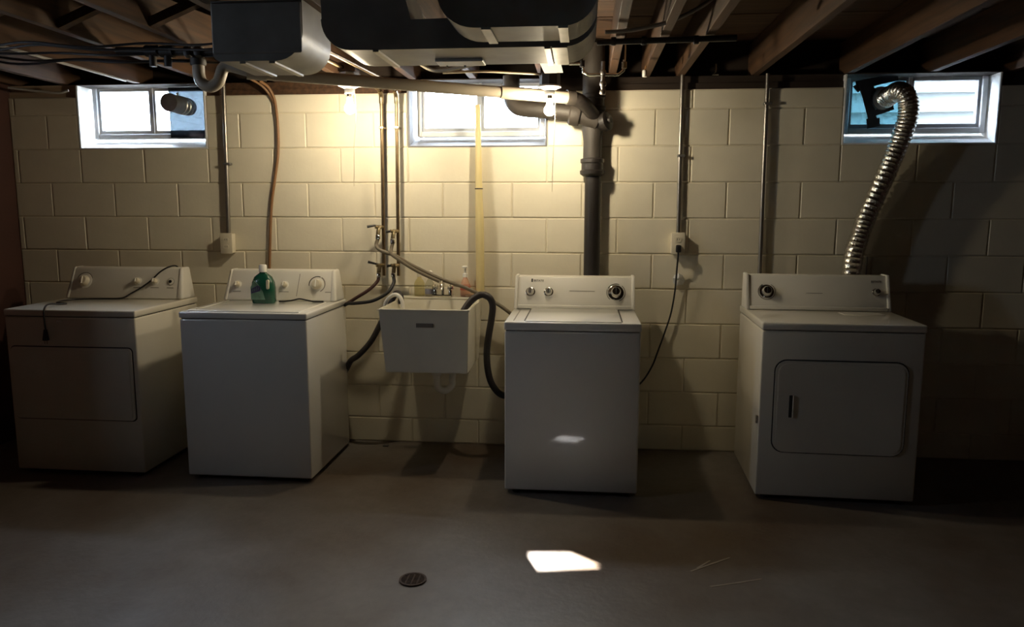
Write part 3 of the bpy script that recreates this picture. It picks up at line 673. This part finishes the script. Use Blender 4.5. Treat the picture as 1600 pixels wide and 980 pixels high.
tag(obj('pole', tube(nb(), [(2.652, -.028, 2.01), (2.657, -.035, 1.55), (2.662, -.040, 1.30), (2.664, -.040, .913)], lambda q: .015+.010*min(1, q*1.6), 14, 6), m_pole, base=(2.664, -.04, .913)), 'pale yellow pole leaning against the wall behind the sink', 'pole')
bpy.data.objects['pole'].name = 'wooden_pole'
po = bpy.data.objects['wooden_pole']
obj('dark_band', lathe(nb(), [(.0235, 0), (.0235, .006)], (2.657, -.035, 1.535), (0, 0, 1), 16), m_darkprint, po)

# ------------------------------------------------------------------ conduits, outlets, cords on the wall
def outlet(label, x, z, plug):
    t = thing('wall_outlet', label, 'outlet', (x, -.02, z-.06), 'wall outlets')
    obj('outlet_box', box(nb(), x-.036, x+.036, -.046, -.001, z-.058, z+.058, .004, 2), m_ivory, t)
    pl = obj('cover_plate', box(nb(), x-.038, x+.038, -.052, -.0455, z-.061, z+.061, .003, 2), m_ivory, t)
    for dz in (-.021, .021):
        s = obj('socket', prism(nb(), rrect(x-.017, x+.017, z+dz-.014, z+dz+.014, .012), -.054, -.05), m_ivory, pl)
        for dx in (-.006, .006): obj('slot', box(nb(), x+dx-.0012, x+dx+.0012, -.0546, -.0535, z+dz-.002, z+dz+.007), m_black, s, smooth=False)
    return t
def conduit(label, pts, r, straps):
    t = thing('conduit', label, 'conduit', (pts[-1][0], -.02, pts[-1][2]), 'wall conduits')
    obj('conduit_tube', tube(nb(), pts, r, 12), m_steel, t)
    for p in straps: obj('conduit_strap', box(nb(), p[0]-r-.004, p[0]+r+.016, -.034, -.001, p[1]-.007, p[1]+.007, .002, 1), m_galv, t)
    return t
conduit('steel conduit dropping to the outlet above the washer with the green bottle', [(1.142, -.018, 2.16), (1.140, -.018, 2.0), (1.137, -.018, 1.70), (1.128, -.018, 1.272)], .0125, [(1.137, 1.685)])
outlet('ivory outlet above the washer with the green bottle', 1.126, 1.214, False)
conduit('steel conduit dropping to the outlet between the soil stack and the tall conduit', [(3.797, -.018, 2.16), (3.797, -.018, 1.70), (3.800, -.018, 1.290)], .0115, [(3.797, 1.72)])
outlet('ivory outlet with a black plug, between the soil stack and the tall conduit', 3.798, 1.230, True)
conduit('tall steel conduit running down behind the dryer with the rounded door', [(4.256, -.02, 2.16), (4.258, -.02, 1.6), (4.263, -.02, .9)], .0115, [(4.257, 2.0)])
tag(obj('wire_rod', tube(nb(), [(4.846, -.012, 1.16), (4.842, -.012, .95)], .006, 8), m_steel, base=(4.844, -.012, .95)), 'thin metal rod on the wall behind the dryer with the rounded door', 'rod')
pc = thing('power_cord', 'black cord plugged into the wall outlet and running to the washer', 'cord', (3.80, -.03, .9))
obj('plug', box(nb(), 3.784, 3.812, -.082, -.0545, 1.180, 1.222, .006, 2), m_black, pc)
obj('cord', tube(nb(), [(3.798, -.068, 1.185), (3.797, -.065, 1.14), (3.796, -.045, 1.085), (3.790, -.035, .956), (3.772, -.03, .826), (3.745, -.03, .73), (3.728, -.03, .675), (3.700, -.03, .59), (3.677, -.03, .522), (3.64, -.04, .455), (3.60, -.06, .41), (3.54, -.095, .37)], .005, 8, 6), m_black, pc)
bm = nb(); pp = [(3.782, 1.00), (3.80, .985), (3.838, .992), (3.846, 1.015), (3.835, 1.045), (3.81, 1.058), (3.79, 1.048), (3.778, 1.03)]
c = bm.verts.new((3.815, -.034, 1.026)); vs = [bm.verts.new((x, -.005-.016*(i % 2), z)) for i, (x, z) in enumerate(pp)]
for i in range(len(vs)): bm.faces.new((vs[i], vs[(i+1) % len(vs)], c))
bmesh.ops.solidify(bm, geom=bm.faces[:], thickness=.001)
tag(obj('paper_scrap', bm, m_wrap, smooth=False, base=(3.81, -.004, 1.02)), 'crumpled white scrap stuck to the wall under the plugged outlet', 'scrap')
cb_ = thing('electrical_cable', 'brown cable hanging down the wall behind the green bottle', 'cable', (1.37, -.015, .95))
obj('cable', tube(nb(), [(1.40, -.10, 2.15), (1.425, -.04, 2.12), (1.447, -.016, 2.06), (1.457, -.015, 1.98), (1.461, -.014, 1.892), (1.456, -.014, 1.745), (1.430, -.014, 1.595), (1.403, -.014, 1.445), (1.386, -.014, 1.254), (1.373, -.014, 1.061), (1.366, -.016, .95)], .0085, 10, 6), m_cable, cb_)
obj('cable_branch', tube(nb(), [(1.36, -.14, 2.155), (1.39, -.06, 2.13), (1.42, -.02, 2.085), (1.448, -.012, 2.03)], .007, 8, 6), m_cable, cb_)
tag(obj('wire_connector', lathe(nb(), [(.012, 0), (.013, .03), (.010, .034)], (3.568, -.30, 2.105), n=12), m_white, base=(3.568, -.30, 2.105)), 'small white wire cap hanging from the joists by the stack', 'cap')
bpy.data.objects['wire_connector'].location.z += .0
obj('wire_stub', tube(nb(), [(3.568, -.30, 2.135), (3.575, -.30, 2.162)], .004, 6), m_cable, bpy.data.objects['wire_connector'])

# ------------------------------------------------------------------ lampholders with lit bulbs
def lamp(label, x, y, zd, box_m, plate):
    t = thing('ceiling_lamp', label, 'lamp', (x, y, JZ), 'bare bulb lamps')
    obj('junction_box', lathe(nb(), [(.05, 0), (.052, .004), (.052, .055), (.048, .058)], (x, y, zd+.022), n=8), box_m, t, smooth=False)
    obj('mounting_block', box(nb(), x-.045, x+.045, y-.045, y+.045, zd+.080, JZ-.001, .002, 1), m_joist, t, smooth=False)
    obj('lampholder', lathe(nb(), [(.024, -.026), (.026, -.02), (.026, -.004), (.040, .006), (.057, .012), (.057, .020), (.05, .022)], (x, y, zd), n=24), m_porcelain, t)
    obj('bulb_cap', lathe(nb(), [(.0135, 0), (.0135, .022)], (x, y, zd-.044), n=14), m_chrome, t)
    r = .028; zc = zd-.10; pr = [(.0005, -r)]
    for i in range(1, 10):
        a = -math.pi/2+math.pi*.78*i/9; pr.append((r*math.cos(a), r*math.sin(a)))
    pr += [(.014, r+.012), (.0125, r+.026)]
    obj('bulb', lathe(nb(), pr, (x, y, zc), n=16), m_bulb, t, ang=180)
    return t
lamp1 = lamp('bare lit bulb in a white holder beside the copper pipes', 2.052, -.50, 2.036, m_galv, False)
obj('pull_string', tube(nb(), [(2.080, -.50, 2.04), (2.084, -.50, 1.90), (2.068, -.50, 1.75), (2.062, -.50, 1.54)], .0016, 6), m_string, lamp1)
lamp2 = lamp('bare lit bulb in a white holder in front of the soil stack', 3.084, -.50, 2.016, m_tape, True)
obj('pull_string', tube(nb(), [(3.112, -.50, 2.02), (3.112, -.50, 1.85), (3.104, -.50, 1.70), (3.100, -.50, 1.51)], .0016, 6), m_string, lamp2)
bm = nb(); q = [(3.080, -.905, 2.027), (3.163, -.905, 2.029), (3.151, -.895, 2.074), (3.056, -.895, 2.075)]
bm.faces.new([bm.verts.new(v) for v in q])
tag(obj('paper_card', bm, m_card, smooth=False, base=(3.11, -.90, 2.03)), 'small white card above the bulb by the stack', 'card')
obj('card_clip', box(nb(), 3.098, 3.108, -.896, -.892, 2.068, 2.162), m_galv, bpy.data.objects['paper_card'], smooth=False)
t = thing('ceiling_lampholder', 'small unlit beige fixture under the joist, near the bulb by the copper pipes', 'lamp', (1.72, -.42, JZ))
obj('fixture_base', box(nb(), 1.665, 1.775, -.46, -.38, 2.118, 2.160, .006, 2), m_ivory, t)
obj('fixture_socket', lathe(nb(), [(.022, 0), (.024, .01), (.024, .03)], (1.745, -.42, 2.092), n=14), m_white, t)

# ------------------------------------------------------------------ dryer vents
t = thing('vent_pipe', 'short round metal vent pipe sticking out of the bright window', 'pipe', (.865, -.02, 2.03))
obj('pipe', lathe(nb(), [(.050, 0), (.050, .215)], (.865, .09, 2.030), (0, -1, 0), 24), m_galv, t)
obj('pipe_end', lathe(nb(), [(.046, 0), (.052, .001), (.052, .012), (.047, .013), (.02, .0135)], (.865, -.125, 2.030), (0, -1, 0), 24), m_galv, t)
for y in (-.02, .02, .06): obj('pipe_rib', lathe(nb(), [(.050, -.004), (.054, 0), (.050, .004)], (.865, y, 2.030), (0, -1, 0), 24), m_galv, t)
obj('clamp_screw', box(nb(), .855, .866, -.03, -.01, 2.08, 2.10, .001, 1), m_chrome, t)

fd = thing('foil_duct', 'shiny flexible foil duct from the rounded-door dryer up to the window', 'duct', (4.745, -.07, 1.0))
path = spline([(4.915, .06, 2.030), (4.925, .00, 2.045), (4.935, -.07, 2.048), (4.955, -.115, 2.015), (4.968, -.12, 1.96), (4.966, -.115, 1.89), (4.950, -.10, 1.81), (4.925, -.09, 1.72), (4.893, -.08, 1.62), (4.85, -.075, 1.50), (4.808, -.072, 1.385), (4.782, -.07, 1.29), (4.757, -.07, 1.19), (4.746, -.068, 1.07), (4.743, -.066, .93)], 12)
nP = len(path)
def rib(q): i = q*(nP-1); return .050+(.0035 if int(round(i)) % 3 == 0 else -.0005)+.0015*math.sin(i*.37)*math.sin(i*.11)
obj('flexible_tube', tube(nb(), path, rib, 20), m_foil, fd, ang=28)
vc = thing('vent_collar', 'dark taped vent collar on the blue window pane', 'vent', (4.90, .10, 2.03))
obj('collar', lathe(nb(), [(.052, 0), (.058, .005), (.058, .05), (.050, .052)], (4.905, .112, 2.028), (0, -1, 0), 24), m_galv, vc)
obj('collar_plate', lathe(nb(), [(.075, 0), (.075, .004)], (4.905, .114, 2.028), (0, -1, 0), 24), m_galv, vc)
def strip(a, b, w, y, name='tape_strip'):
    a, b = V(a), V(b); d = (b-a).normalized(); s = V((-d.y, d.x))*w/2
    obj(name, prism(nb(), [tuple(a-s), tuple(b-s*.8), tuple(b+s), tuple(a+s*1.2)], y, y+.004), m_tape, vc, smooth=False)
strip((4.765, 2.105), (4.985, 2.150), .045, .095); strip((4.800, 2.125), (4.868, 1.895), .05, .090); strip((4.84, 1.945), (4.97, 1.985), .03, .086)
strip((4.83, 1.895), (4.90, 1.905), .05, .082); strip((4.765, 2.085), (4.80, 2.115), .04, .10); strip((4.80, 2.06), (4.87, 2.09), .06, .106)

# ------------------------------------------------------------------ pipes and cables among the joists
gp = thing('gas_pipe', 'black iron gas pipe with tees beside the P-trap', 'pipe', (1.40, -1.0, 2.09))
obj('pipe', tube(nb(), [(1.13, -1.02, 2.138), (1.475, -1.02, 2.125)], .017, 12), m_iron, gp)
obj('pipe', tube(nb(), [(1.475, -1.02, 2.125), (1.92, -1.04, 2.118)], .014, 12), m_iron, gp)
for x, z in ((1.300, 2.132), (1.372, 2.129)):
    obj('tee', lathe(nb(), [(.026, -.03), (.026, .03)], (x, -1.02, z), (1, 0, 0), 12), m_iron, gp)
    obj('drop_leg', lathe(nb(), [(.017, 0), (.017, .07), (.024, .05+.02)], (x, -1.02, z-.068), n=12), m_iron, gp)
for x in (1.46, 1.51): obj('union', lathe(nb(), [(.024, 0), (.027, .006), (.027, .022), (.024, .028)], (x, -1.025, 2.125), (1, 0, 0), 8), m_iron, gp)
def cable(label, pts, r, m, g='cables under the joists'):
    P = spline(pts, 6); tag(obj('ceiling_cable', tube(nb(), P, r, 8), m, base=tuple(P[0])), label, 'cable', g)
GC = 'dark cables strung beside the gas pipe'
for k, (ya, yb_, z0, z1) in enumerate(((-1.10, -1.02, 2.138, 2.118), (-1.16, -1.10, 2.145, 2.13), (-.98, -.94, 2.125, 2.105), (-1.25, -1.16, 2.13, 2.137), (-.90, -.85, 2.15, 2.12))):
    cable('thin dark cable strung across under the joists beside the gas pipe', [(.10, ya, z0), (.35, ya+.03*math.sin(k*2), z0+.006), (.60, ya+.02, z0-.016-.006*(k % 3)), (.85, (ya+yb_)/2+.03*math.cos(k*3), (z0+z1)/2+.002), (1.10, (ya+yb_)/2, (z0+z1)/2-.018), (1.35, yb_+.02*math.sin(k), z1), (1.60, yb_, z1-.012), (1.80, yb_-.01, z1+.012)], .0055, m_black, GC)
cable('pale cable along the joist above the bright window', [(-.15, -.10, 2.13), (.00, -.06, 2.115), (.12, -.04, 2.105), (.18, -.03, 2.12)], .007, m_greycable)
cable('grey cable running along the underside of a joist', [(.62, -1.55, 2.152), (.63, -1.0, 2.150), (.63, -.5, 2.150), (.62, -.15, 2.152)], .007, m_greycable)
cable('beige cable sagging below the trunk duct to the lamp', [(2.42, -.60, 2.15), (2.53, -.68, 2.088), (2.66, -.74, 2.087), (2.80, -.80, 2.108), (2.93, -.86, 2.145), (2.96, -.88, 2.158)], .009, m_beigecable)
cable('straight beige cable running to the lamp box', [(2.56, -.60, 2.090), (2.75, -.62, 2.090), (2.90, -.56, 2.092), (3.04, -.52, 2.09)], .006, m_beigecable)
cable('pale grey cable arching up to the joists beside the ducts', [(3.34, -1.20, 2.135), (3.42, -1.20, 2.138), (3.48, -1.20, 2.145), (3.581, -1.20, 2.166), (3.68, -1.20, 2.205), (3.755, -1.20, 2.25), (3.775, -1.20, 2.30)], .008, m_greycable)
wp = thing('water_pipe', 'dark horizontal water pipe under the joists beside the ducts', 'pipe', (3.6, -1.0, 2.14))
obj('pipe', tube(nb(), [(3.31, -1.0, 2.138), (3.60, -1.0, 2.141), (3.90, -1.0, 2.145)], .013, 12), m_iron, wp)
for x in (3.37, 3.50, 3.72): obj('pipe_clip', lathe(nb(), [(.017, 0), (.019, .004), (.019, .018), (.017, .022)], (x, -1.0, 2.140), (1, 0, 0), 10), m_iron, wp)
cpz = thing('water_pipe', 'thin bright pipe loop beside the top of the soil stack', 'pipe', (3.35, -.5, 2.09))
obj('pipe', tube(nb(), [(3.452, -.50, 2.30), (3.452, -.50, 2.14), (3.449, -.50, 2.105), (3.425, -.50, 2.086), (3.28, -.50, 2.086), (3.252, -.50, 2.098), (3.245, -.50, 2.14), (3.180, -.50, 2.141)], .008, 10), m_chrome, cpz)
obj('elbow', lathe(nb(), [(.013, 0), (.013, .03)], (3.245, -.50, 2.125), n=10), m_iron, cpz)
obj('tee', lathe(nb(), [(.013, 0), (.013, .03)], (3.452, -.50, 2.115), n=10), m_brass, cpz)
obj('drop_pipe', tube(nb(), [(3.348, -.50, 2.15), (3.348, -.50, 2.03), (3.352, -.50, 1.99)], .010, 10), m_steel, cpz)
for z in (2.095, 2.04, 2.00): obj('fitting', lathe(nb(), [(.013, 0), (.016, .005), (.016, .018), (.013, .023)], (3.349, -.50, z-.01), n=10), m_steel, cpz)
tag(obj('ceiling_hook', tube(nb(), [(3.93, -.30, 2.165), (3.93, -.30, 2.125), (3.915, -.30, 2.112), (3.945, -.30, 2.112)], .004, 6), m_chrome, base=(3.93, -.30, 2.165)), 'small metal hook under the joists above the conduits', 'hook')

# ------------------------------------------------------------------ floor drain and debris
fdn = thing('floor_drain', 'round rusty floor drain grate in the concrete', 'drain', (2.628, -1.71, 0))
obj('drain_well', lathe(nb(), [(.047, 0), (.047, .0015)], (2.628, -1.71, 0), n=28), m_void, fdn)
bm = nb()
for i in range(28):
    a0, a1 = 2*math.pi*i/28, 2*math.pi*(i+1)/28
    prism(bm, [(2.628+r*math.cos(a), -1.71+r*math.sin(a)) for r, a in ((.045, a0), (.053, a0), (.053, a1), (.045, a1))], 0, .006, 'z')
obj('drain_rim', bm, m_rust, fdn, smooth=False)
for k in range(-4, 5):
    y = k*.0098; w = math.sqrt(max(.0, .045**2-y*y))
    obj('grate_bar', box(nb(), 2.628-w, 2.628+w, -1.71+y-.002, -1.71+y+.002, .0015, .0055), m_rust, fdn, smooth=False)
for x in (-.022, 0, .022): obj('grate_rib', box(nb(), 2.628+x-.003, 2.628+x+.003, -1.75, -1.67, .001, .0045), m_rust, fdn, smooth=False)
tag(obj('floor_debris', box(nb(), 2.075, 2.11, -.115, -.09, 0, .008, .003, 1), m_darkprint, base=(2.09, -.10, 0)), 'small dark crumb on the floor by the wall near the sink', 'debris')
